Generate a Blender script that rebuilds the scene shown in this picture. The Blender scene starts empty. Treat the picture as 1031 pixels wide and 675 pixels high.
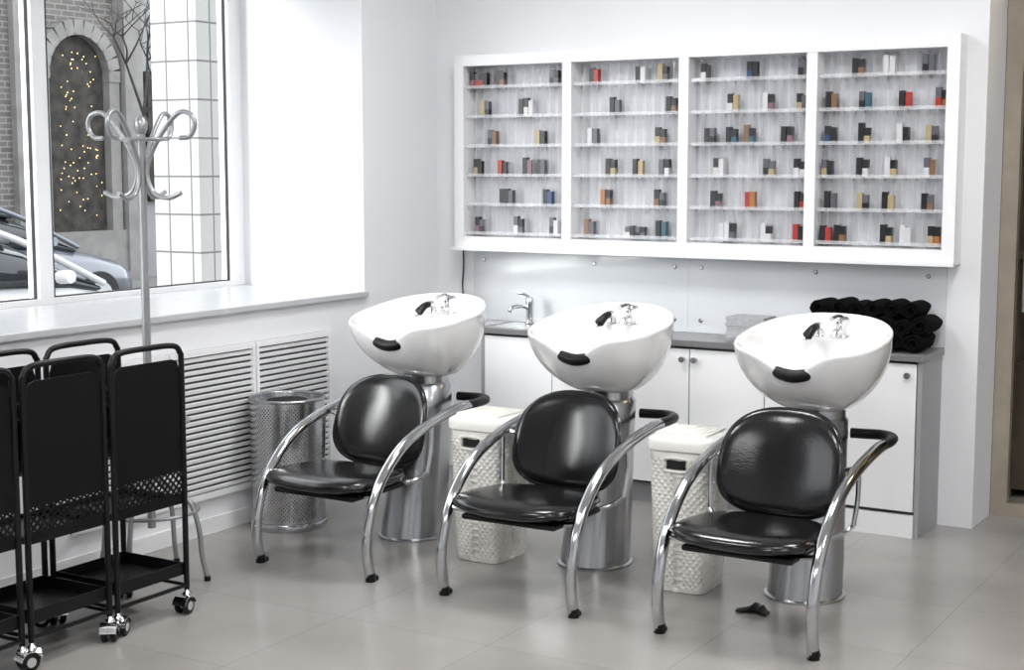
import bpy, bmesh, math, random
from mathutils import Vector, Matrix
random.seed(7)
pi=math.pi
sc=bpy.context.scene
col=sc.collection

# ---------------------------------------------------------------- materials
def principled(name, color, rough=.5, metal=0., noise=0., nscale=8., bump=0., bscale=60., coat=0., alpha=1., emis=None, es=0., spec=None):
    m=bpy.data.materials.new(name); m.use_nodes=True
    nt=m.node_tree; b=nt.nodes['Principled BSDF']
    b.inputs['Base Color'].default_value=(*color,1)
    b.inputs['Roughness'].default_value=rough
    b.inputs['Metallic'].default_value=metal
    b.inputs['Alpha'].default_value=alpha
    if coat: b.inputs['Coat Weight'].default_value=coat; b.inputs['Coat Roughness'].default_value=.05
    if spec is not None: b.inputs['Specular IOR Level'].default_value=spec
    if emis: b.inputs['Emission Color'].default_value=(*emis,1); b.inputs['Emission Strength'].default_value=es
    tc=nt.nodes.new('ShaderNodeTexCoord')
    if noise>0:
        n=nt.nodes.new('ShaderNodeTexNoise'); n.inputs['Scale'].default_value=nscale; n.inputs['Detail'].default_value=4
        r=nt.nodes.new('ShaderNodeValToRGB')
        r.color_ramp.elements[0].position=.3; r.color_ramp.elements[1].position=.7
        r.color_ramp.elements[0].color=(*[c*(1-noise) for c in color],1)
        r.color_ramp.elements[1].color=(*[min(1,c*(1+noise)) for c in color],1)
        nt.links.new(tc.outputs['Object'],n.inputs['Vector']); nt.links.new(n.outputs['Fac'],r.inputs['Fac'])
        nt.links.new(r.outputs['Color'],b.inputs['Base Color'])
    if bump>0:
        n=nt.nodes.new('ShaderNodeTexNoise'); n.inputs['Scale'].default_value=bscale; n.inputs['Detail'].default_value=3
        bp=nt.nodes.new('ShaderNodeBump'); bp.inputs['Strength'].default_value=bump; bp.inputs['Distance'].default_value=.01
        nt.links.new(tc.outputs['Object'],n.inputs['Vector']); nt.links.new(n.outputs['Fac'],bp.inputs['Height'])
        nt.links.new(bp.outputs['Normal'],b.inputs['Normal'])
    return m

def glass(name, tint=(1,1,1), refl=.08, rough=.02):
    m=bpy.data.materials.new(name); m.use_nodes=True
    nt=m.node_tree; nt.nodes.clear()
    o=nt.nodes.new('ShaderNodeOutputMaterial'); mx=nt.nodes.new('ShaderNodeMixShader')
    t=nt.nodes.new('ShaderNodeBsdfTransparent'); t.inputs[0].default_value=(*tint,1)
    g=nt.nodes.new('ShaderNodeBsdfGlossy'); g.inputs['Roughness'].default_value=rough
    fr=nt.nodes.new('ShaderNodeLayerWeight'); fr.inputs['Blend'].default_value=refl*3
    nt.links.new(fr.outputs['Fresnel'],mx.inputs[0]); nt.links.new(t.outputs[0],mx.inputs[1]); nt.links.new(g.outputs[0],mx.inputs[2])
    nt.links.new(mx.outputs[0],o.inputs[0]); return m

def grid_mat(name,c1,c2,mortar,sx,sy,ms,offset=0.,rough=.5,axes='XY',bump=.2,noise=.04):
    m=bpy.data.materials.new(name); m.use_nodes=True
    nt=m.node_tree; b=nt.nodes['Principled BSDF']; b.inputs['Roughness'].default_value=rough
    tc=nt.nodes.new('ShaderNodeTexCoord'); sp=nt.nodes.new('ShaderNodeSeparateXYZ'); cb=nt.nodes.new('ShaderNodeCombineXYZ')
    nt.links.new(tc.outputs['Object'],sp.inputs[0])
    if axes[0]=='S':
        ad=nt.nodes.new('ShaderNodeMath'); ad.operation='ADD'
        nt.links.new(sp.outputs['X'],ad.inputs[0]); nt.links.new(sp.outputs['Y'],ad.inputs[1]); nt.links.new(ad.outputs[0],cb.inputs[0])
    else: nt.links.new(sp.outputs[axes[0]],cb.inputs[0])
    nt.links.new(sp.outputs[axes[1]],cb.inputs[1])
    br=nt.nodes.new('ShaderNodeTexBrick'); br.offset=offset; br.inputs['Scale'].default_value=1
    br.inputs['Brick Width'].default_value=sx; br.inputs['Row Height'].default_value=sy
    br.inputs['Mortar Size'].default_value=ms; br.inputs['Mortar Smooth'].default_value=.1
    br.inputs['Color1'].default_value=(*c1,1); br.inputs['Color2'].default_value=(*c2,1); br.inputs['Mortar'].default_value=(*mortar,1)
    nt.links.new(cb.outputs[0],br.inputs['Vector'])
    n=nt.nodes.new('ShaderNodeTexNoise'); n.inputs['Scale'].default_value=3.5; n.inputs['Detail'].default_value=6
    nt.links.new(tc.outputs['Object'],n.inputs['Vector'])
    mr=nt.nodes.new('ShaderNodeMapRange'); mr.inputs[3].default_value=1-noise*2; mr.inputs[4].default_value=1+noise*2
    nt.links.new(n.outputs['Fac'],mr.inputs[0])
    vm=nt.nodes.new('ShaderNodeVectorMath'); vm.operation='SCALE'
    nt.links.new(br.outputs['Color'],vm.inputs[0]); nt.links.new(mr.outputs[0],vm.inputs['Scale'])
    nt.links.new(vm.outputs[0],b.inputs['Base Color'])
    bp=nt.nodes.new('ShaderNodeBump'); bp.invert=True; bp.inputs['Strength'].default_value=bump; bp.inputs['Distance'].default_value=.004
    nt.links.new(br.outputs['Fac'],bp.inputs['Height']); nt.links.new(bp.outputs['Normal'],b.inputs['Normal'])
    return m

def perf_mat(name, base, hole, pitch, radius, axes, metal, rough, zlo=None, zhi=None, diamond=False):
    """perforated sheet: staggered round/diamond holes in object space (axes[0] may be 'A' = angle around z)"""
    m=bpy.data.materials.new(name); m.use_nodes=True
    nt=m.node_tree; b=nt.nodes['Principled BSDF']; L=nt.links
    b.inputs['Roughness'].default_value=rough; b.inputs['Metallic'].default_value=metal
    if metal==0: b.inputs['Specular IOR Level'].default_value=.22
    def mth(op,a,bv=None,c=None):
        n=nt.nodes.new('ShaderNodeMath'); n.operation=op
        for i,v in enumerate((a,bv,c)):
            if v is None: continue
            if isinstance(v,(int,float)): n.inputs[i].default_value=v
            else: L.new(v,n.inputs[i])
        return n.outputs[0]
    tc=nt.nodes.new('ShaderNodeTexCoord'); sp=nt.nodes.new('ShaderNodeSeparateXYZ'); L.new(tc.outputs['Object'],sp.inputs[0])
    if axes[0]=='A':
        u=mth('MULTIPLY',mth('ARCTAN2',sp.outputs['Y'],sp.outputs['X']),.165)
    else: u=sp.outputs[axes[0]]
    v=sp.outputs[axes[1]]
    a=mth('DIVIDE',mth('ADD',u,v),pitch*1.414); c=mth('DIVIDE',mth('SUBTRACT',u,v),pitch*1.414)
    fa=mth('SUBTRACT',mth('FRACT',a),.5); fc=mth('SUBTRACT',mth('FRACT',c),.5)
    if diamond: d=mth('MAXIMUM',mth('ABSOLUTE',fa),mth('ABSOLUTE',fc))
    else: d=mth('SQRT',mth('ADD',mth('MULTIPLY',fa,fa),mth('MULTIPLY',fc,fc)))
    h=mth('LESS_THAN',d,radius)
    if zlo is not None: h=mth('MULTIPLY',h,mth('GREATER_THAN',v,zlo))
    if zhi is not None: h=mth('MULTIPLY',h,mth('LESS_THAN',v,zhi))
    if hole is None:
        L.new(mth('SUBTRACT',1.,h),b.inputs['Alpha']); b.inputs['Base Color'].default_value=(*base,1); return m
    mx=nt.nodes.new('ShaderNodeMix'); mx.data_type='RGBA'
    mx.inputs[6].default_value=(*base,1); mx.inputs[7].default_value=(*hole,1)
    L.new(h,mx.inputs[0]); L.new(mx.outputs[2],b.inputs['Base Color'])
    L.new(mth('MULTIPLY',mth('SUBTRACT',1.,h),metal),b.inputs['Metallic'])
    return m

M={}
M['wall']=principled('wall_paint',(.84,.85,.87),.75,noise=.012,nscale=2,bump=.03,bscale=120)
M['ceil']=principled('ceiling_paint',(.82,.82,.82),.8)
M['floor']=grid_mat('floor_tiles',(.335,.318,.302),(.322,.306,.291),(.262,.250,.239),.62,.62,.0022,0.,.22,'XY',.08,.07)
M['white']=principled('white_lacquer',(.87,.875,.885),.35)
M['frame']=principled('window_pvc',(.86,.87,.88),.3)
M['sill']=principled('sill_stone',(.54,.55,.565),.25,noise=.03,nscale=14)
M['porc']=principled('glazed_porcelain',(.80,.80,.80),.10,coat=.8)
M['chrome']=principled('chrome',(.78,.79,.80),.10,1.)
M['armchrome']=principled('arm_chrome',(.56,.57,.585),.12,1.)
M['satin']=principled('satin_steel',(.46,.47,.49),.24,1.,bump=.02,bscale=200)
M['alu']=principled('painted_silver',(.34,.35,.36),.36,.6)
M['leather']=principled('black_leather',(.004,.004,.0045),.17,bump=.05,bscale=140,spec=.55)
M['rubber']=principled('black_rubber',(.005,.005,.005),.4,spec=.3)
M['cartblk']=principled('black_powder_coat',(.005,.005,.006),.33,spec=.28)
M['basket']=principled('basket_plastic',(.86,.85,.80),.5)
M['dark']=principled('dark_void',(.01,.01,.01),.9)
M['niche']=principled('dark_foliage',(.022,.020,.017),.9,noise=.85,nscale=5)
M['gap']=principled('shadow_gap_grey',(.05,.05,.055),.7)
M['counter']=principled('grey_worktop',(.17,.17,.175),.3,noise=.08,nscale=40)
M['greypanel']=principled('grey_laminate',(.33,.335,.35),.4)
M['splash']=principled('glass_backsplash',(.72,.745,.77),.10,coat=.5)
M['towel']=principled('black_terry',(.006,.006,.0065),.95,bump=.9,bscale=300,spec=.1)
M['paper']=principled('grey_towel_stack',(.45,.46,.48),.8,noise=.1,nscale=50)
M['acryl']=principled('clear_acrylic',(.90,.91,.94),.05,alpha=.26,coat=.8)
M['cabback']=principled('cabinet_backing',(.66,.67,.70),.25,noise=.03,nscale=10)
M['winglass']=glass('window_glass',(.98,.985,.985),.02)
M['perfbin']=perf_mat('perforated_steel',(.60,.61,.62),(.03,.03,.03),.012,.23,'AZ',1.,.22,.05,.55)
M['perfcart']=perf_mat('perforated_black_sheet',(.005,.005,.006),None,.020,.30,'YZ',0.,.35,.44,.52,True)
M['tan']=principled('oak_door_frame',(.36,.31,.25),.45,noise=.12,nscale=6)
M['brown']=principled('walnut_cabinet',(.11,.085,.06),.45,noise=.15,nscale=6)
M['warmwall']=principled('warm_wall',(.28,.21,.13),.6,noise=.1,nscale=3)
M['brick']=grid_mat('facade_brick',(.11,.100,.092),(.07,.066,.062),(.16,.155,.15),.26,.09,.012,.5,.85,'YZ',.4,.1)
M['stone']=principled('facade_stone',(.15,.145,.14),.85,noise=.2,nscale=3)
M['plaster']=principled('facade_plaster',(.19,.195,.205),.85,noise=.08,nscale=1)
M['tile']=grid_mat('pillar_tiles',(.32,.32,.31),(.30,.30,.29),(.09,.09,.09),.175,.22,.006,0.,.35,'SZ',.3,.03)
M['asphalt']=principled('asphalt',(.12,.12,.125),.8,noise=.15,nscale=2)
M['bark']=principled('tree_bark',(.04,.036,.032),.9,noise=.3,nscale=20)
M['carwhite']=principled('white_car_paint',(.40,.41,.42),.2,coat=.4)
M['carsilver']=principled('silver_car_paint',(.10,.11,.13),.25,.3,coat=.4)
M['carglass']=principled('car_glass',(.012,.015,.018),.05)
M['lampglow']=principled('led_panel_glow',(1,1,1),.5,emis=(1,.98,.95),es=5)  # glow for the added, unseen ceiling fill panels
M['warmglow']=principled('warm_shelf_light',(1,.8,.4),.5,emis=(1,.72,.35),es=.9)
M['fairy']=principled('fairy_bulb',(1,.8,.4),.5,emis=(1,.55,.20),es=1.3)

# ---------------------------------------------------------------- mesh builder
class MB:
    def __init__(s,*mats): s.v=[]; s.f=[]; s.mi=[]; s.mats=[M[m] if isinstance(m,str) else m for m in mats]
    def add(s,vs,fs,mi=0):
        o=len(s.v); s.v+= [tuple(p) for p in vs]
        for f in fs: s.f.append(tuple(i+o for i in f)); s.mi.append(mi)
    def box(s,x0,x1,y0,y1,z0,z1,mi=0,rot=None,piv=None):
        vs=[Vector((x,y,z)) for x in(x0,x1) for y in(y0,y1) for z in(z0,z1)]
        if rot is not None:
            c=Vector(piv) if piv else Vector(((x0+x1)/2,(y0+y1)/2,(z0+z1)/2))
            vs=[rot@(p-c)+c for p in vs]
        s.add(vs,[(0,1,3,2),(4,6,7,5),(0,4,5,1),(2,3,7,6),(0,2,6,4),(1,5,7,3)],mi)
    def rings(s,rings,mi=0,cap0=True,cap1=True,closed=False):
        n=len(rings[0]); vs=[p for r in rings for p in r]; fs=[]
        m=len(rings)
        for i in range(m if closed else m-1):
            j=(i+1)%m
            for k in range(n):
                l=(k+1)%n
                fs.append((i*n+k,i*n+l,j*n+l,j*n+k))
        if not closed:
            if cap0: fs.append(tuple(reversed(range(n))))
            if cap1: fs.append(tuple((m-1)*n+k for k in range(n)))
        s.add(vs,fs,mi)
    def tube(s,pts,r,n=12,sub=6,closed=False,mi=0,oval=1.,rf=None,up=None):
        P=[Vector(p) for p in pts]
        if sub>1:
            Q=[];m=len(P)
            for i in range(m if closed else m-1):
                p1=P[i];p2=P[(i+1)%m]
                p0=P[(i-1)%m] if (closed or i>0) else p1*2-p2
                p3=P[(i+2)%m] if (closed or i<m-2) else p2*2-p1
                for k in range(sub):
                    t=k/sub
                    Q.append(.5*((2*p1)+(p2-p0)*t+(2*p0-5*p1+4*p2-p3)*t*t+(3*p1-p0-3*p2+p3)*t**3))
            if not closed: Q.append(P[-1])
            P=Q
        m=len(P); rings=[]
        T=[]
        for i in range(m):
            if closed: t=P[(i+1)%m]-P[i-1]
            else: t=P[min(i+1,m-1)]-P[max(i-1,0)]
            T.append(t.normalized())
        nrm=T[0].orthogonal().normalized() if up is None else Vector(up)
        for i in range(m):
            nrm=(nrm-T[i]*nrm.dot(T[i]))
            nrm=nrm.normalized() if nrm.length>1e-6 else T[i].orthogonal().normalized()
            bn=T[i].cross(nrm); rr=r if rf is None else r*rf(i/(m-1))
            rings.append([P[i]+(nrm*math.cos(2*pi*k/n)*oval+bn*math.sin(2*pi*k/n))*rr for k in range(n)])
        s.rings(rings,mi,closed=closed)
    def lathe(s,prof,c=(0,0,0),n=40,mi=0,sx=1.,sy=1.,cap0=True,cap1=True,axis='Z'):
        rings=[]
        for r,z in prof:
            ring=[]
            for k in range(n):
                a=2*pi*k/n; x=r*math.cos(a)*sx; y=r*math.sin(a)*sy
                if axis=='Z': p=(c[0]+x,c[1]+y,c[2]+z)
                elif axis=='Y': p=(c[0]+x,c[1]-z,c[2]+y)
                else: p=(c[0]+z,c[1]+x,c[2]+y)
                ring.append(p)
            rings.append(ring)
        s.rings(rings,mi,cap0,cap1)
    def cushion(s,hw,hd,ex,th,T,mi=0,n=56,pw=4):
        rho=[.25,.5,.7,.82,.9,.95,.98,.995]
        def pt(q,a,w):
            ca,sa=math.cos(a),math.sin(a)
            return T(hw*q*math.copysign(abs(ca)**(2/ex),ca),hd*q*math.copysign(abs(sa)**(2/ex),sa),w)
        R=[]
        for q in rho: R.append([pt(q,2*pi*k/n,th*(1-q**pw)**.5) for k in range(n)])
        R.append([pt(1,2*pi*k/n,0) for k in range(n)])
        for q in reversed(rho): R.append([pt(q,2*pi*k/n,-th*(1-q**pw)**.5) for k in range(n)])
        s.rings(R,mi)
        s.tube([pt(1.0,2*pi*k/n,0) for k in range(n)],.0045,6,1,True,mi)
    def obj(s,name,parent=None,loc=None,smooth=True,bevel=0,angle=40):
        me=bpy.data.meshes.new(name); me.from_pydata(s.v,[],s.f)
        for m in s.mats: me.materials.append(m)
        bm=bmesh.new(); bm.from_mesh(me)
        bm.faces.ensure_lookup_table()
        for i,f in enumerate(bm.faces): f.material_index=s.mi[i]; f.smooth=smooth
        bmesh.ops.recalc_face_normals(bm,faces=bm.faces)
        for e in bm.edges:
            if len(e.link_faces)==2 and e.calc_face_angle(0)>math.radians(angle): e.smooth=False
        bm.to_mesh(me); bm.free()
        o=bpy.data.objects.new(name,me); col.objects.link(o)
        if loc: o.location=loc
        if parent: o.parent=parent
        if bevel:
            b=o.modifiers.new('bevel','BEVEL'); b.width=bevel; b.segments=2; b.limit_method='ANGLE'; b.angle_limit=math.radians(50)
        return o
def empty(name,loc=(0,0,0),rz=0,s=1.):
    e=bpy.data.objects.new(name,None); e.empty_display_size=.1; e.location=loc; e.rotation_euler=(0,0,rz); e.scale=(s,s,s); col.objects.link(e); return e
def boxobj(name,mat,*b,parent=None,bevel=0):
    m=MB(mat); m.box(*b); return m.obj(name,parent,smooth=False,bevel=bevel)

# ---------------------------------------------------------------- room shell
XR=6.8; YF=-8.6; ZC=3.0; WX=-.85; YW0=-.65; YW1=-5.6; SZ=.985; WT=2.75; XE=2.844; YP=.32
m=MB('floor'); m.box(0,XR,YF,YP,-.1,0); m.box(XE-.5,XR,YP,3.7,-.1,0); m.obj('floor',smooth=False)
boxobj('ceiling','ceil',WX-.1,XR+.1,YF-.1,3.7,ZC,ZC+.1)
boxobj('wall_back','wall',WX,XE,0,YP,0,ZC)
m=MB('wall')
m.box(WX,0,YW0,0,0,ZC); m.box(WX,0,YF,YW1,0,ZC); m.box(WX,0,YW1,YW0,WT,ZC); m.box(WX,0,YW1,YW0,-.1,SZ-.03)
m.obj('wall_left',smooth=False)
boxobj('wall_right','wall',XR,XR+.1,YF,3.7,0,ZC)
boxobj('wall_front','wall',WX,XR,YF-.1,YF,0,ZC)
boxobj('wall_corridor','warmwall',XE-.4,XR,3.6,3.7,0,ZC)
boxobj('wall_corridor_side','warmwall',XE-.5,XE-.4,YP,3.6,0,ZC)
boxobj('trim_sill','sill',WX+.07,.03,YW1,YW0,SZ-.03,SZ,bevel=.006)
boxobj('baseboard_left','white',0,.012,YF,0,0,.07)

# window
m=MB('frame')
zr=SZ+.025; zt=WT-.07
for y,wd,dp in((YW0-.045,.09,.075),(-1.975,.075,.075),(-3.3,.13,.075),(-4.6,.13,.075),(YW1+.05,.10,.075)):
    m.box(WX,WX+dp,y-wd/2,y+wd/2,zr,zt)
m.box(WX+.01,WX+.05,-1.9375,-1.912,zr,zt)
m.box(WX,WX+.075,YW1,YW0,SZ-.03,zr); m.box(WX,WX+.075,YW1,YW0,zt,WT)
w=m.obj('window_1',smooth=False)
g=MB('winglass'); g.box(WX+.03,WX+.036,YW1+.1,YW0-.09,zr,zt); g.obj('window_pane',w,smooth=False)
m=MB('gap')
for a,b in((-1.912,YW0-.09),(-3.235,-2.0125)):
    for y in(a,b-.006): m.box(WX+.037,WX+.052,y,y+.006,zr,zt)
    m.box(WX+.037,WX+.052,a+.006,b-.006,zr,zr+.006)
m.obj('glazing_gaskets',w,smooth=False)

# louvred radiator grille on left wall
e=empty('radiator_grille',(0,0,0))
m=MB('white','gap')
for (ya,yb) in((-1.492,-.95),(-2.04,-1.498),(-2.588,-2.046)):
    z0,z1=.16,.815
    m.box(0.0005,.005,ya,yb,z0,z1,1)
    m.box(.005,.022,ya,ya+.018,z0,z1); m.box(.005,.022,yb-.018,yb,z0,z1)
    m.box(.005,.022,ya+.018,yb-.018,z0,z0+.025); m.box(.005,.022,ya+.018,yb-.018,z1-.025,z1)
    n=22
    for i in range(n):
        z=z0+.040+(z1-z0-.08)*i/(n-1)
        m.box(.006,.018,ya+.018,yb-.018,z-.0070,z+.0070,0,Matrix.Rotation(math.radians(15),3,'Y'))
m.obj('louvre_panels',e,smooth=False)

# partition with glass door at right rear
m=MB('tan'); m.box(XE+.002,XE+.075,YP+.002,YP+.05,0,ZC); m.box(XE+.075,XR-.1,YP+.002,YP+.04,0,.06); m.box(XE+.95,XE+1.02,YP+.002,YP+.05,.06,2.5); m.box(XE+.075,XR-.1,YP+.002,YP+.04,2.5,2.58)
m.box(XR-.1,XR-.002,YP+.002,YP+.05,0,ZC)
d=m.obj('door_1',smooth=False)
g=MB('winglass'); g.box(XE+.075,XR-.1,YP+.015,YP+.025,.06,2.5); g.obj('door_glass',d,smooth=False)
g=MB('satin'); g.tube([(XE+.13,YP-.04,.95),(XE+.13,YP-.04,1.25)],.012,10,1); g.tube([(XE+.13,YP-.04,.98),(XE+.13,YP+.02,.98)],.008,8,1); g.tube([(XE+.13,YP-.04,1.22),(XE+.13,YP+.02,1.22)],.008,8,1); g.obj('door_handle',d)
e=empty('display_wardrobe',(0,0,0))
m=MB('brown','dark','warmglow','tan')
m.box(XE-.05,XE+.0,.75,1.35,0,2.55,0); m.box(XE+1.5,XE+1.55,.75,1.35,0,2.55,0); m.box(XE,XE+1.5,1.31,1.35,0,2.55,0)
for z in(.04,.62,1.16,1.62,2.02,2.51): m.box(XE,XE+1.5,.75,1.31,z,z+.035,0)
m.box(XE,XE+1.5,.76,.78,.075,.62,0); m.box(XE+.0,XE+1.5,1.28,1.305,2.06,2.50,2)
for i in range(5):
    x=XE+.04+i*.29; m.rings([[(x+.12+ a*rx_,1.0+b*ry_,z) for a,b in((-1,-1),(1,-1),(1,1),(-1,1))] for rx_,ry_,z in((.10,.10,1.197),(.12,.11,1.22),(.115,.10,1.44),(.08,.05,1.52))],1)
for i in range(9):
    x=XE+.05+i*.16; m.lathe([(.03,0),(.035,.02),(.034,.14),(.015,.18),(.015,.22)],(x,.95,.657),12,1 if i%2 else 3)
m.obj('wardrobe_body',e,smooth=False)

# ---------------------------------------------------------------- wall display cabinet
cx0,cx1,cz0,cz1,cd=.19,2.756,1.174,2.161,-.12
e=empty('display_cabinet',(0,0,0))
m=MB('white')
fw=.055; dv=.05
pw=(cx1-cx0-2*fw-3*dv)/4
m.box(cx0,cx1,cd,-.0005,cz0,cz0+.065); m.box(cx0,cx1,cd,-.0005,cz1-fw,cz1)
m.box(cx0,cx0+fw,cd,-.0005,cz0+.065,cz1-fw); m.box(cx1-fw,cx1,cd,-.0005,cz0+.065,cz1-fw)
m.box(cx0-.004,cx1+.004,cd-.022,cd-.0002,cz0-.006,cz0+.010)
px=[cx0+fw+i*(pw+dv) for i in range(4)]
for i in range(1,4): m.box(px[i]-dv,px[i],cd+.004,-.0005,cz0+.065,cz1-fw)
m.obj('cabinet_frame',e,smooth=False)
m=MB('cabback')
for p in px: m.box(p,p+pw,-.012,-.001,cz0+.065,cz1-fw)
m.obj('back_panel',e,smooth=False)
rowz=[1.997,1.848,1.699,1.550,1.401,1.254]
m=MB('acryl')
for p in px:
    for z in rowz:
        m.box(p+.003,p+pw-.003,-.095,-.014,z-.004,z)
        m.box(p+.003,p+pw-.003,-.098,-.095,z-.004,z+.012)
    for k in range(1,12):
        x=p+pw*k/12
        m.box(x-.0012,x+.0012,-.070,-.014,cz0+.07,cz1-.06)
m.obj('acrylic_shelves',e,smooth=False)
m=MB('satin')
for p in px:
    for z in rowz:
        for k in range(0,13):
            x=p+pw*k/12; x=min(max(x,p+.006),p+pw-.006); m.box(x-.0025,x+.0025,-.022,-.0125,z-.014,z-.0045)
m.obj('shelf_clips',e,smooth=False)
cols=[(.010,.010,.012),(.36,.03,.02),(.40,.32,.18),(.20,.11,.06),(.03,.06,.16),(.60,.60,.62),(.36,.14,.04),(.10,.10,.12),(.04,.11,.15),(.62,.60,.55),(.22,.12,.16)]
cm=[principled('carton_%d'%i,c,.3) for i,c in enumerate(cols)]
K=dict(k=0,r=1,g=2,b=3,n=4,w=5,o=6,d=7,t=8,c=9,p=10)
data=[
 [[(.07,'pr'),(.16,'rk'),(.33,'kb'),(.88,'kd')],[(.18,'gk'),(.60,'kcw')],[(.25,'kb'),(.74,'gk')],[(.10,'gk'),(.36,'rk'),(.61,'kp'),(.75,'kd')],[(.40,'kkd'),(.82,'kn')],[(.12,'pk'),(.52,'wd'),(.88,'kw')]],
 [[(.18,'kr'),(.62,'kw'),(.82,'gd')],[(.38,'kd'),(.90,'kb')],[(.17,'wd'),(.80,'gb')],[(.34,'kg'),(.60,'kg'),(.84,'dw')],[(.30,'ob'),(.80,'bk')],[(.14,'bd'),(.58,'ckkd'),(.82,'kt')]],
 [[(.12,'wk'),(.52,'nk'),(.95,'kd')],[(.36,'wg'),(.66,'wp'),(.94,'gd')],[(.16,'kk'),(.35,'kt'),(.50,'bt'),(.82,'kp')],[(.24,'cw'),(.67,'kg'),(.93,'ww')],[(.22,'kp'),(.52,'ro'),(.94,'kr')],[(.32,'wwd'),(.66,'ww'),(.93,'rk')]],
 [[(.30,'kb'),(.54,'ww'),(.84,'kd')],[(.09,'kb'),(.36,'kt'),(.67,'kr'),(.95,'ro')],[(.09,'nk'),(.36,'kg'),(.66,'wk'),(.88,'gk')],[(.07,'gk'),(.35,'kw'),(.57,'wg'),(.87,'wb')],[(.10,'kd'),(.36,'gk'),(.56,'kg'),(.86,'kb')],[(.07,'kr'),(.18,'kb'),(.55,'kg'),(.70,'ww'),(.92,'go')]]]
m=MB(*cm)
for pi_,panel in enumerate(data):
    for ri,row in enumerate(panel):
        z=rowz[ri]+.0005
        for fx,s in row:
            w_=.0265; x=px[pi_]+fx*pw-w_*len(s)/2
            x=min(max(x,px[pi_]+.004),px[pi_]+pw-w_*len(s)-.004)
            H=.088 if len(s)<4 else .055
            for j,ch in enumerate(s):
                y0=-.082+random.uniform(0,.01); h=H*random.uniform(.88,1.05)
                if j==len(s)-1 and len(s)>1: h*=.9
                m.box(x+.001,x+w_-.001,y0,y0+.030,z,z+h*.5,K[ch])
                m.box(x+.001,x+w_-.001,y0,y0+.030,z+h*.5,z+h,K[ch] if random.random()<.35 else random.choice((0,0,7)))
                x+=w_
m.obj('nail_polish_boxes',smooth=False)

m=MB('rubber'); m.tube([(.17,-.008,1.165),(.172,-.009,1.08),(.165,-.008,.98),(.17,-.008,.90)],.004,6); m.box(.15,.19,-.012,-.001,.85,.91); m.obj('power_cable')

# ---------------------------------------------------------------- counter
e=empty('storage_counter',(0,0,0))
bx0,bx1,by=.47,2.69,-.31
m=MB('greypanel','white','gap','satin')
m.box(bx1-.02,bx1,by,-.001,.0,.769,0); m.box(bx0,bx0+.02,by,-.001,0,.769,0)
m.box(bx0+.02,bx1-.02,by+.02,-.001,.1,.769,2)
m.box(bx0+.02,bx1-.02,by+.05,by+.07,0,.10,0)
xs=[.49,.88,1.245,1.61,1.98,2.33,2.668]
for i in range(6): m.box(xs[i]+.003,xs[i+1]-.003,by-.002,by+.016,.115,.757,1)
m.box(2.33,2.668,by-.001,by+.02,.0,.098,1)
for x in(.85,.91,1.58,1.64,2.30,2.63): m.lathe([(.010,0),(.010,.02),(.014,.022),(.014,.028)],(x,by-.002,.71),14,3,axis='Y')
m.obj('cabinet_body',e,smooth=False)
m=MB('counter'); m.box(bx0-.01,bx1+.01,by-.02,-.001,.77,.80); m.obj('worktop',e,smooth=False,bevel=.004)
e=empty('sink_mixer_tap',(0.63,-.10,.805))
m=MB('chrome')
m.lathe([(.026,0),(.026,.006),(.02,.01),(.02,.09),(.022,.10),(.022,.125),(.014,.135)],(0,0,0),20)
m.tube([(0,0,.075),(-.02,-.05,.092),(-.04,-.11,.088),(-.045,-.125,.070)],.011,10)
m.tube([(0,0,.13),(-.02,-.02,.15),(-.055,-.04,.158)],.007,8)
m.obj('tap_body',e)
m=MB('satin')
m.rings([[(.68+hx*a,-.17+hy*b,z) for a,b in((-1,-1),(1,-1),(1,1),(-1,1))] for hx,hy,z in((.15,.10,.8005),(.15,.10,.8045),(.13,.085,.8045),(.12,.075,.802))],0)
m.obj('counter_sink',smooth=False)
e=empty('glass_backsplash',(0,0,0))
m=MB('splash','satin'); m.box(.235,1.4615,-.008,-.001,.801,1.155); m.box(1.4625,2.70,-.008,-.001,.801,1.155)
for x in(.30,.95,1.39,1.53,2.1,2.62):
    for z in(.86,1.115): m.lathe([(.011,0),(.011,.004),(.008,.007)],(x,-.008,z),14,1,axis='Y')
m.obj('splash_panels',e,smooth=False)

# rolled black towels, soft irregular rolls, axis along y
m=MB('towel')
def roll(x,z,r,y0,y1):
    ph=random.uniform(0,6); am=random.uniform(.05,.13)
    prof=[(r*.35,y0+.018),(r*.7,y0+.002),(r*.93,y0+.008),(r,y0+.03),(r*1.03,(y0+y1)/2),(r,y1-.02),(r*.9,y1),(r*.3,y1)]
    rings=[]
    for rr,y in prof:
        rings.append([(x+rr*math.cos(2*pi*k/24)*(1+am*math.sin(2*2*pi*k/24+ph)),y+.008*math.sin(5*pi*k/12+ph),z+rr*.90*math.sin(2*pi*k/24)*(1+am*.6*math.sin(3*2*pi*k/24+ph))) for k in range(24)])
    m.rings(rings)
    sp=[(x+rr*math.cos(a),y0+.001,z+rr*.92*math.sin(a)) for a,rr in [(t*.5+ph,r*(.95-.03*t)) for t in range(24)]]
    m.tube(sp,.005,5,1)
for row,(n,z) in enumerate(((7,.845),(7,.908),(6,.972))):
    for i in range(n):
        x=2.165+i*.079+(0,.022,.045)[row]+random.uniform(-.008,.008); roll(x,z+random.uniform(-.003,.008),.041+random.uniform(-.002,.004),-.29+random.uniform(0,.03)+row*.012,-.05)
m.obj('black_rolled_towels')
m=MB('paper')
for i in range(8): m.box(1.76+random.uniform(0,.008),1.95-random.uniform(0,.008),-.26+random.uniform(0,.01),-.10,.8015+i*.014,.8145+i*.014)
m.obj('folded_towel_stack',smooth=False)

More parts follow.
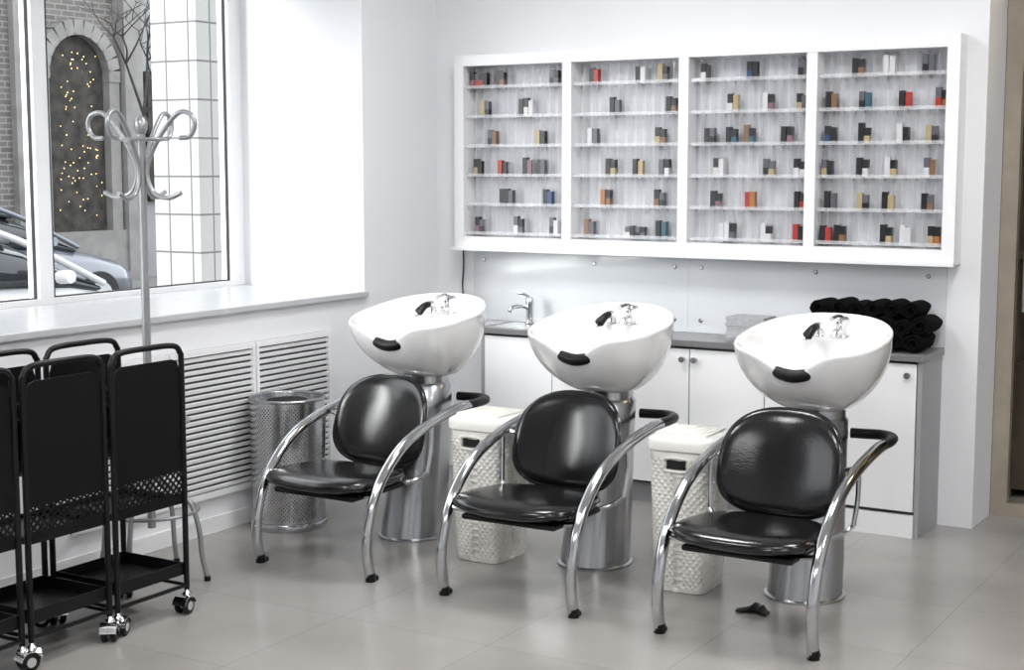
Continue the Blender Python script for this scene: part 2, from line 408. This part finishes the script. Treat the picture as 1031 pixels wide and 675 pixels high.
# ---------------------------------------------------------------- shampoo basin + chair
UX=(.775,1.67,2.56)
def basin(x):
    e=empty('shampoo_basin',(x,-1.35,0))   # local origin at pedestal foot centre
    m=MB('satin','rubber')
    R=[]
    for t,rx,ry,yc in((0,.150,.165,0),(.012,.150,.165,0),(.018,.138,.152,0),(.2,.134,.147,.02),(.5,.124,.136,.055),(.8,.115,.124,.09),(.93,.112,.12,.105),(.95,.10,.11,.11),(1,.10,.11,.11)):
        R.append([(rx*math.cos(2*pi*k/48),yc+ry*math.sin(2*pi*k/48),t*.70) for k in range(48)])
    m.rings(R)
    m.obj('pedestal',e)
    N=96; yc=.052; xc=-.008; rx=.280; ry=.290; zb=.690
    def rim(a):
        ca,sa=math.cos(a),math.sin(a); ex=2.3
        X=rx*math.copysign(abs(ca)**(2/ex),ca); Y=ry*math.copysign(abs(sa)**(2/ex),sa)
        d=(a-1.5*pi)
        g=math.exp(-(d/.33)**2); gb=math.exp(-(d/.95)**2)
        z=.900+.128*((sa+1)/2)**1.0 + .030*gb - .075*g
        Y+=.058*g
        return X,Y,z
    R=[]
    A=[2*pi*k/N for k in range(N)]
    H=[0,.02,.06,.12,.2,.3,.42,.55,.68,.8,.9,.96]
    for h in H:
        r=.36+.64*(1-(1-h)**1.9)**.72 if h>0 else .32
        ring=[]
        for a in A:
            X,Y,z=rim(a); cc=.135+(yc-.135)*h**.65
            ring.append((xc+X*r,cc+Y*r,zb+(z-.015-zb)*h))
        R.append(ring)
    for sc_,dz in((1.0,-.014),(1.008,-.006),(1.004,.001),(.988,.005),(.968,.003)):
        R.append([(xc+rim(a)[0]*sc_,yc+rim(a)[1]*sc_,rim(a)[2]+dz) for a in A])
    def mid(a,k1,k2,dz):
        X,Y,z=rim(a); sa=max(math.sin(a),0)
        return xc+X*(.945-k1*sa),yc+Y*(.945-k2*sa),z-.003-dz*sa
    R.append([mid(a,.01,.005,.012) for a in A]); R.append([mid(a,.03,.05,.055) for a in A])
    def inn(a):
        X,Y,z=rim(a); sa=max(math.sin(a),0)
        return xc+X*(.925-.14*sa),yc+Y*(.925-.46*sa**1.5),z-.006-.074*sa
    zf=.762
    for q in (1.,.985,.96,.92,.86,.78,.66,.5,.3,.12):
        f=(q**3.2)
        if q>.97: f=1-(1-q)*2.2
        ring=[]
        for a in A:
            X,Y,z=inn(a)
            c=.03
            ring.append((X*q,c+(Y-c)*q,zf+(z-zf)*f))
        R.append(ring)
    m=MB('porc'); m.rings(R); o=m.obj('bowl',e,angle=80)
    m=MB('chrome'); m.lathe([(.03,0),(.03,.004),(.015,.005)],(0,.03,.765),20); m.obj('drain',e)
    m=MB('rubber')
    pts=[(-.075,-.172,.868),(-.05,-.176,.856),(0,-.180,.848),(.05,-.176,.856),(.075,-.172,.868)]
    m.tube(pts,.024,14,5,rf=lambda t:.55+.45*math.sin(pi*t)**.5 if 0<t<1 else .4); m.obj('neck_rest',e)
    zd=.944; ty=.228
    m=MB('chrome')
    m.lathe([(.031,0),(.031,.012),(.025,.016),(.025,.050),(.028,.055),(.028,.078),(.017,.088)],(.045,ty,zd),20)
    m.tube([(.045,ty,zd+.078),(.04,ty-.035,zd+.090),(.03,ty-.085,zd+.084)],.010,8)
    m.lathe([(.025,0),(.025,.010),(.019,.014),(.019,.035)],(-.045,ty,zd),18)
    m.tube([(-.045,ty,zd+.025),(-.045,ty-.01,zd+.046),(-.045,ty-.04,zd+.048)],.016,10)
    m.tube([(.045,ty-.01,zd+.03),(.04,ty-.06,zd+.035),(.038,ty-.085,zd+.015)],.012,10)
    m.obj('mixer_tap',e)
    m=MB('rubber','chrome')
    m.tube([(-.045,ty-.035,zd+.048),(-.050,ty-.065,zd+.040),(-.060,ty-.095,zd+.016)],.017,12,6,rf=lambda t:.8+.35*t)
    m.lathe([(.018,0),(.018,.006)],(-.061,ty-.10,zd+.0),16,1)
    m.obj('hand_shower',e)
def chair(x,bdy=0.,bdz=0.):
    e=empty('shampoo_chair',(x+.010,-1.892,0))  # local origin under seat centre
    def Y(w): return w+1.88
    m=MB('leather')
    m.cushion(.252,.238,3.0,.037,lambda u,v,w:(u*(1-.10*(v/.235)),v,.350+w+.012*(abs(u)/.245)**2-.03*v),pw=5)
    m.obj('seat',e)
    m=MB('rubber'); m.box(-.20,.20,-.17,.19,.300,.322); m.obj('seat_pan',e,smooth=False,bevel=.01)
    m=MB('leather')
    ct,st=math.cos(math.radians(17)),math.sin(math.radians(17))
    def TB(u,v,w):
        f=1-.06*(v/.19) if v<0 else 1-.04*(v/.19)
        y=.268+bdy+v*st-w*ct-1.15*u*u
        return (u*f,y,.547+bdz+v*ct+w*st)
    m.cushion(.230,.195,2.75,.030,TB,pw=5); m.obj('backrest',e)
    m=MB('armchrome','rubber')
    for s in(-1,1):
        ax=s*.276
        P=[(-2.045,.012),(-2.063,.10),(-2.06,.20),(-2.015,.32),(-1.93,.42),(-1.80,.505),(-1.62,.560),(-1.42,.592),(-1.34,.596)]
        m.tube([(ax,Y(a),z) for a,z in P],.0185,14,6,oval=1.15)
        m.tube([(ax,Y(-1.345),.596),(ax,Y(-1.26),.596),(ax*.93,Y(-1.17),.594),(ax*.72,Y(-1.12),.592),(ax*.45,Y(-1.12),.590),(ax*.30,Y(-1.125),.590)],.0195,12,6,mi=1)
        m.tube([(ax,Y(-2.044),.0),(ax,Y(-2.048),.035)],.021,12,1,mi=1)
        m.tube([(ax,Y(-2.04),.010),(ax,Y(-2.01),.006)],.014,10,1,mi=1)
        m.tube([(s*.17,Y(-1.98),.312),(s*.24,Y(-2.0),.325),(ax,Y(-2.012),.335)],.009,8,4)
        m.tube([(s*.185,Y(-1.70),.312),(s*.235,Y(-1.66),.33),(s*.268,Y(-1.64),.36)],.009,8,4)
        m.tube([(s*.268,Y(-1.64),.36),(ax,Y(-1.625),.45),(ax,Y(-1.62),.56)],.009,8,4)
        m.tube([(s*.16,Y(-1.625)+bdy,.53),(s*.23,Y(-1.61)+bdy*.5,.545),(ax,Y(-1.60),.562)],.009,8,4)
    m.obj('armrest_frame',e)
for x in UX: basin(x)
chair(UX[0],.075,-.014); chair(UX[1],.070,-.014); chair(UX[2],.020,0)

# ---------------------------------------------------------------- woven laundry baskets
def basket(x,y,rz):
    e=empty('laundry_basket',(x,y,0),rz,1.05)
    def rr(hx,hy,ex,a):
        ca,sa=math.cos(a),math.sin(a); return hx*math.copysign(abs(ca)**(2/ex),ca),hy*math.copysign(abs(sa)**(2/ex),sa)
    ex=6; K_=2400; pts=[Vector((*rr(1,1.2,ex,2*pi*k/K_),0)) for k in range(K_)]
    L=[0]
    for k in range(K_): L.append(L[-1]+(pts[(k+1)%K_]-pts[k]).length)
    N=360; out=[];j=0
    for i in range(N):
        t=L[-1]*i/N
        while L[j+1]<t: j+=1
        out.append(pts[j])
    m=MB('basket','dark')
    R=[]; HZ=.515; rows=38; S=4
    for q in range(rows*S+1):
        z=HZ*q/(rows*S); sc_=.098+.018*(z/HZ); ring=[]
        wv=math.sin(pi*rows*z/HZ); edge=z<.02 or z>HZ-.03
        for i,p in enumerate(out):
            n_=0 if edge else .0042*math.sin(2*pi*i*36/N)*math.copysign(abs(wv)**.6,wv)-.003*(1-abs(wv))
            nn=p.normalized()
            ring.append((p.x*sc_+nn.x*n_,p.y*sc_+nn.y*n_,z+.001))
        R.append(ring)
    m.rings(R,cap1=True)
    m.obj('woven_body',e,angle=100)
    m=MB('basket','dark')
    def lid(sc_,z): return [(p.x*sc_,p.y*sc_,z) for p in out[::4]]
    m.rings([lid(.117,.517),(lid(.123,.520)),lid(.124,.545),lid(.121,.556),lid(.112,.562),lid(.105,.566),lid(.05,.574)])
    for i in range(-5,6):
        m.box(i*.018-.006,i*.018+.006,-.10,.10,.564,.5755)
    m.box(-.035,.035,-.1445,-.120,.455,.485,1)
    m.tube([(-.042,-.1415,.448),(.042,-.1415,.448),(.046,-.1415,.47),(.042,-.1415,.492),(-.042,-.1415,.492),(-.046,-.1415,.47)],.005,6,3,True)
    m.obj('lid_and_handle',e)
basket(2.135,-1.46,math.radians(3)); basket(1.255,-1.48,math.radians(-2))

# ---------------------------------------------------------------- waste bin
e=empty('perforated_waste_bin',(.200,-1.50,0))
m=MB('perfbin'); m.lathe([(.155,.0),(.16,.01),(.163,.03),(.165,.575),(.150,.575),(.148,.03)],n=56,cap1=True); m.obj('bin_body',e)
m=MB('satin','dark')
m.lathe([(.168,0),(.170,.006),(.170,.03),(.166,.035)],n=56,cap1=False)
m.tube([(.164*math.cos(a),.164*math.sin(a),.578) for a in [2*pi*k/48 for k in range(48)]],.008,10,1,True)
m.lathe([(.155,.562),(.155,.566),(.10,.568)],n=48,mi=0)
m.lathe([(.09,.5685),(.09,.5695)],n=40,mi=1)
m.obj('bin_trim',e)

# ---------------------------------------------------------------- coat rack
e=empty('coat_rack',(.30,-2.45,0))
m=MB('alu')
m.tube([(0,0,.20),(0,0,1.74)],.016,14,1); m.lathe([(.016,1.72),(.024,1.735),(.026,1.76),(.018,1.78),(.006,1.79)],n=20)
m.obj('pole',e)
m=MB('alu')
for k in range(4):
    a=2*pi*k/4+math.radians(14); c,s=math.cos(a),math.sin(a)
    P=[(.165,1.705),(.205,1.71),(.228,1.75),(.215,1.79),(.165,1.80),(.110,1.75),(.055,1.67),(.024,1.60),(.026,1.54),(.055,1.495),(.11,1.48),(.165,1.500)]
    m.tube([(r*c,r*s,z) for r,z in P],.009,10,6)
m.tube([(.088*math.cos(2*pi*k/32),.088*math.sin(2*pi*k/32),1.70) for k in range(32)],.0065,8,1,True)
m.obj('hooks',e)
m=MB('alu','rubber')
for k in range(4):
    a=2*pi*k/4+math.radians(20); c,s=math.cos(a),math.sin(a)
    P=[(.015,.50),(.03,.42),(.10,.36),(.165,.30),(.195,.20),(.205,.10),(.225,.012)]
    m.tube([(r*c,r*s,z) for r,z in P],.010,10,6)
    m.lathe([(.013,0),(.013,.02)],(.225*c,.225*s,0),12,1)
m.tube([(.15*math.cos(2*pi*k/40),.15*math.sin(2*pi*k/40),.62) for k in range(40)],.008,8,1,True)
for k in range(4):
    a=2*pi*k/4+math.radians(20); m.tube([(.016*math.cos(a),.016*math.sin(a),.62),(.15*math.cos(a),.15*math.sin(a),.62)],.005,8,1)
m.tube([(.18*math.cos(2*pi*k/40),.18*math.sin(2*pi*k/40),.27) for k in range(40)],.007,8,1,True)
m.obj('base_legs',e)

# ---------------------------------------------------------------- salon trolleys
def trolley(y,x=.575,rz=0):
    e=empty('salon_trolley',(x,y,0),rz)
    hx,hy=.155,.168
    m=MB('cartblk')
    for sx_ in(-hx,hx):
        P=[(sx_,-hy,.085),(sx_,-hy,.30),(sx_,-hy,.60),(sx_,-hy,.90),(sx_,-hy+.006,.945),(sx_,-hy+.04,.972),(sx_,0,.976),(sx_,hy-.04,.972),(sx_,hy-.006,.945),(sx_,hy,.90),(sx_,hy,.60),(sx_,hy,.30),(sx_,hy,.085)]
        m.tube(P,.0105,10,4)
        m.tube([(sx_,-hy,.10),(sx_,hy,.10)],.008,8,1)
    for sy_ in(-hy,hy):
        for z in(.10,.42,.80): m.tube([(-hx,sy_,z),(hx,sy_,z)],.007,8,1)
    m.obj('tube_frame',e)
    m=MB('perfcart')
    for sx_,zb in((-hx,.60),(hx,.41)):
        m.rings([[(sx_-.001,a,b),(sx_+.001,a,b),(sx_+.001,a2,b),(sx_-.001,a2,b)] for a,a2,b in((-.150,.150,zb),(-.156,.156,zb+.03),(-.156,.156,.88),(-.145,.145,.915),(-.12,.12,.925))])
    m.obj('side_panels',e,smooth=False)
    m=MB('cartblk')
    for z,h in((.14,.045),(.40,.02),(.62,.05),(.80,.05)):
        m.box(-hx+.005,hx-.005,-hy+.008,hy-.008,z,z+.006)
        m.box(-hx+.005,-hx+.009,-hy+.012,hy-.012,z+.006,z+h); m.box(hx-.009,hx-.005,-hy+.012,hy-.012,z+.006,z+h)
        m.box(-hx+.005,hx-.005,-hy+.008,-hy+.012,z+.006,z+h); m.box(-hx+.005,hx-.005,hy-.012,hy-.008,z+.006,z+h)
    for z in(.68,):
        m.box(-hx+.015,hx-.012,-hy+.02,hy-.02,z,z+.11)
    m.obj('trays',e,smooth=False)
    m=MB('chrome','rubber','alu')
    for sx_ in(-hx,hx):
        for sy_ in(-hy,hy):
            a=random.uniform(0,2*pi); R=Matrix.Rotation(a,3,'Z'); o=Vector((sx_,sy_,0))
            def T(p): return R@Vector(p)+o
            m.lathe([(.016,.060),(.018,.070),(.010,.078),(.008,.10)],(sx_,sy_,0),14,0)
            for dx in(-.016,.016):
                rings=[]
                for r_,t in((.010,-.010),(.026,-.010),(.031,-.006),(.031,.006),(.026,.010),(.010,.010)):
                    rings.append([T((dx+t*.9,.018+r_*math.cos(2*pi*k/24),.031+r_*math.sin(2*pi*k/24))) for k in range(24)])
                m.rings(rings,1)
                rings=[[T((dx+t,.018+.016*math.cos(2*pi*k/20),.031+.016*math.sin(2*pi*k/20))) for k in range(20)] for t in(-.0105,.0105)]
                m.rings(rings,0)
            rings=[]
            for t in(-.028,.028):
                rings.append([T((t,.018+rr_*math.cos(b),.031+rr_*math.sin(b))) for b,rr_ in [(pi*.05+pi*.9*k/10,.036) for k in range(11)]+[(pi*.95-pi*.9*k/10,.033) for k in range(11)]])
            m.rings(rings,0)
    m.obj('casters',e)
trolley(-2.885); trolley(-3.258); trolley(-3.632)

# small black foot pedal by basin
m=MB('rubber')
R=[]
for t in range(9):
    f=t/8; w_=.022+.012*math.sin(pi*f); h=.012+.016*math.sin(pi*f)**2+(.008 if t in(3,6) else 0)
    R.append([(2.43+.12*f+w_*.3*math.sin(5*f),-1.690+.03*math.sin(3*f)+w_*math.cos(2*pi*k/12),.001+max(0,h*(.5+.5*math.sin(2*pi*k/12)))) for k in range(12)])
m.rings(R); m.obj('rubber_foot_pedal')

# ---------------------------------------------------------------- added ceiling fill lights, out of view
for i,(x,y) in enumerate(((1.4,-1.6),(3.4,-1.6),(1.4,-4.0),(3.4,-4.0),(5.4,-2.8),(3.0,-6.6),(5.4,-6.0))):
    e=empty('ceiling_light',(x,y,ZC))  # unseen panel and area light, added to brighten the room
    m=MB('frame'); m.box(-.32,.32,-.32,.32,-.03,-.001); m.obj('housing',e,smooth=False)
    m=MB('lampglow'); m.box(-.30,.30,-.30,.30,-.034,-.031); m.obj('diffuser',e,smooth=False)
    l=bpy.data.lights.new('led','AREA'); l.size=.6; l.energy=19; l.color=(.99,.99,1)
    lo=bpy.data.objects.new('led_lamp',l); lo.location=(0,0,-.04); lo.parent=e; col.objects.link(lo)
l=bpy.data.lights.new('led','AREA'); l.size=.4; l.energy=8; l.color=(1,.82,.55)
lo=bpy.data.objects.new('corridor_lamp',l); lo.location=(4.2,.55,ZC-.02); col.objects.link(lo)
# hazy low sun through the big window
l=bpy.data.lights.new('hazy_sun','SUN'); l.energy=4.2; l.angle=math.radians(35); l.color=(1,.995,.98)
lo=bpy.data.objects.new('hazy_sun',l); lo.location=(-6,-12,7); col.objects.link(lo)
lo.rotation_euler=Vector((.30,.85,-.33)).to_track_quat('-Z','Y').to_euler()

# ---------------------------------------------------------------- exterior
GZ=-.30
boxobj('street_ground','asphalt',-45,WX,-25,45,GZ-.1,GZ)
boxobj('tiled_pillar','tile',-1.90,-1.55,-.14,.6,GZ,4.2)
e=empty('street_building',(0,0,0))
m=MB('brick','stone','niche','plaster'); fx=-14
m.box(fx-3,fx,-12,11.35,GZ,9,0)
m.box(fx,fx+.25,11.35,11.75,GZ,9,1)
m.box(fx-3,fx-.2,11.7,30,GZ,9,3)
m.box(fx,fx+.12,9.2,9.5,GZ,9,1)
ya,yb,zs=10.45,.62,3.05
arc=[(fx+.02,ya+yb*math.cos(t),zs+yb*math.sin(t)) for t in [pi*k/20 for k in range(21)]]
m.add([(fx+.02,ya+yb,GZ+.6)]+arc+[(fx+.02,ya-yb,GZ+.6)],[tuple(range(23))],2)
for k in range(13):
    t=pi*k/12; c=Vector((fx+.08,ya+.74*math.cos(t),zs+.74*math.sin(t)))
    m.box(c.x-.08,c.x+.1,c.y-.12,c.y+.12,c.z-.09,c.z+.09,1,Matrix.Rotation(t,3,'X'))
for s in(-1,1): m.box(fx,fx+.16,ya+s*.74-.11,ya+s*.74+.11,GZ,zs,1)
m.box(fx,fx+.2,9.0,11.4,GZ,.55,1)
for k in range(5): m.box(fx-.21,fx-.1,12.2+k*2.2,13.4+k*2.2,1.0,3.2,2)
m.obj('facade',e,smooth=False)
m=MB('fairy')
for k in range(80):
    z=random.uniform(.8,3.4); wd=.5*(1-.2*z/3.4); yy=ya+random.uniform(-wd,wd)
    m.lathe([(.003,-.010),(.010,0),(.003,.010)],(fx+.10+random.uniform(0,.1),yy,z),6)
m.obj('fairy_lights')
def car(name,mat,x,y,L=4.2,W=1.7,flip=1):
    e=empty(name,(x,y,GZ))
    def sec(yy,hw,z0,z1,ex=4,n=24):
        cz=(z0+z1)/2; hz=(z1-z0)/2; r=[]
        for k in range(n):
            a=2*pi*k/n; ca,sa=math.cos(a),math.sin(a)
            r.append((hw*math.copysign(abs(ca)**(2/ex),ca),yy*flip,cz+hz*math.copysign(abs(sa)**(2/ex),sa)))
        return r
    m=MB(mat)
    S=[(-2.1,.60,.35,.70),(-2.05,.74,.28,.86),(-1.8,.82,.22,.95),(-1.0,.85,.20,.98),(0,.86,.20,.97),(.8,.86,.20,.96),(1.3,.83,.22,.88),(1.8,.78,.25,.76),(2.05,.68,.28,.64),(2.12,.5,.35,.55)]
    m.rings([sec(a,b,c,d) for a,b,c,d in S]); m.obj('body',e,angle=60)
    m=MB('carglass')
    S=[(-1.85,.66,.85,.97),(-1.4,.70,.85,1.33),(-.9,.68,.85,1.42),(-.1,.67,.85,1.42),(.35,.68,.85,1.30),(1.1,.72,.85,.93)]
    m.rings([sec(a,b,c,d,3) for a,b,c,d in S]); m.obj('windows',e,angle=60)
    m=MB(mat)
    m.rings([sec(a,b,c,d,3) for a,b,c,d in((-1.45,.60,1.30,1.37),(-.9,.64,1.34,1.455),(-.1,.63,1.34,1.455),(.28,.60,1.28,1.35))])
    for s in(-1,1):
        m.tube([(s*.71,-1.55*flip,.95),(s*.665,-1.3*flip,1.30),(s*.62,-.9*flip,1.43)],.035,8); m.tube([(s*.62,.0,1.43),(s*.66,.45*flip,1.26),(s*.73,1.12*flip,.93)],.03,8); m.tube([(s*.70,-.4*flip,.95),(s*.64,-.4*flip,1.40)],.03,8,1)
        m.tube([(s*.84,.55*flip,1.02),(s*.97,.55*flip,1.03)],.055,8,2)
    m.obj('roof_and_pillars',e,angle=60)
    m=MB('rubber','alu')
    for yy in(-1.3,1.35):
        for s in(-1,1):
            m.lathe([(.18,-.1),(.31,-.1),(.32,0),(.31,.1),(.18,.1)],(s*.76,yy*flip,.32),28,0,axis='X'); m.lathe([(.19,-.105),(.19,.105)],(s*.76,yy*flip,.32),20,1,axis='X')
    m.obj('wheels',e)
    m=MB('white')
    for s in(-1,1): m.lathe([(.02,0),(.10,.02),(.10,.05)],(s*.60,-2.02,.62),14,axis='Y')
    m.obj('lamps',e)
car('parked_car','carsilver',-10.0,4.95); car('parked_car','carwhite',-5.6,1.15); car('parked_car','carwhite',-7.8,-3.2)
# bare street tree
m=MB('bark')
def branch(p,d,L,r,dep):
    q=p+d*L; mid=p+d*L*.5+Vector((random.uniform(-1,1),random.uniform(-1,1),0))*L*.06
    m.tube([p,mid,q],r,7,3,rf=lambda t:1-.35*t)
    if dep==0: return
    for k in range(3 if dep>2 else 2):
        nd=(d+Vector((random.uniform(-.5,.7),random.uniform(-.9,.9),random.uniform(-.35,.35)))).normalized()
        branch(q,nd,L*random.uniform(.60,.78),r*.66,dep-1)
branch(Vector((-11.2,9.75,GZ)),Vector((.02,-.02,1)),1.7,.055,6)
m.obj('street_tree')

# ---------------------------------------------------------------- world, camera
w=bpy.data.worlds.new('overcast'); sc.world=w; w.use_nodes=True
nt=w.node_tree; bg=nt.nodes['Background']
tc=nt.nodes.new('ShaderNodeTexCoord'); sp=nt.nodes.new('ShaderNodeSeparateXYZ'); rp=nt.nodes.new('ShaderNodeValToRGB')
nt.links.new(tc.outputs['Generated'],sp.inputs[0]); nt.links.new(sp.outputs['Z'],rp.inputs[0]); nt.links.new(rp.outputs[0],bg.inputs[0])
rp.color_ramp.elements[0].color=(.87,.90,.94,1); rp.color_ramp.elements[1].color=(.94,.97,1,1)
bg.inputs[1].default_value=3.4
cam=bpy.data.cameras.new('camera'); co=bpy.data.objects.new('camera',cam); col.objects.link(co)
co.location=(4.43,-6.6,1.6); co.rotation_euler=(math.radians(90-6.47),0,math.radians(31))
cam.lens=52.4; cam.sensor_width=36
sc.camera=co
sc.view_settings.view_transform='Standard'
sc.view_settings.look='None'
sc.view_settings.exposure=.38
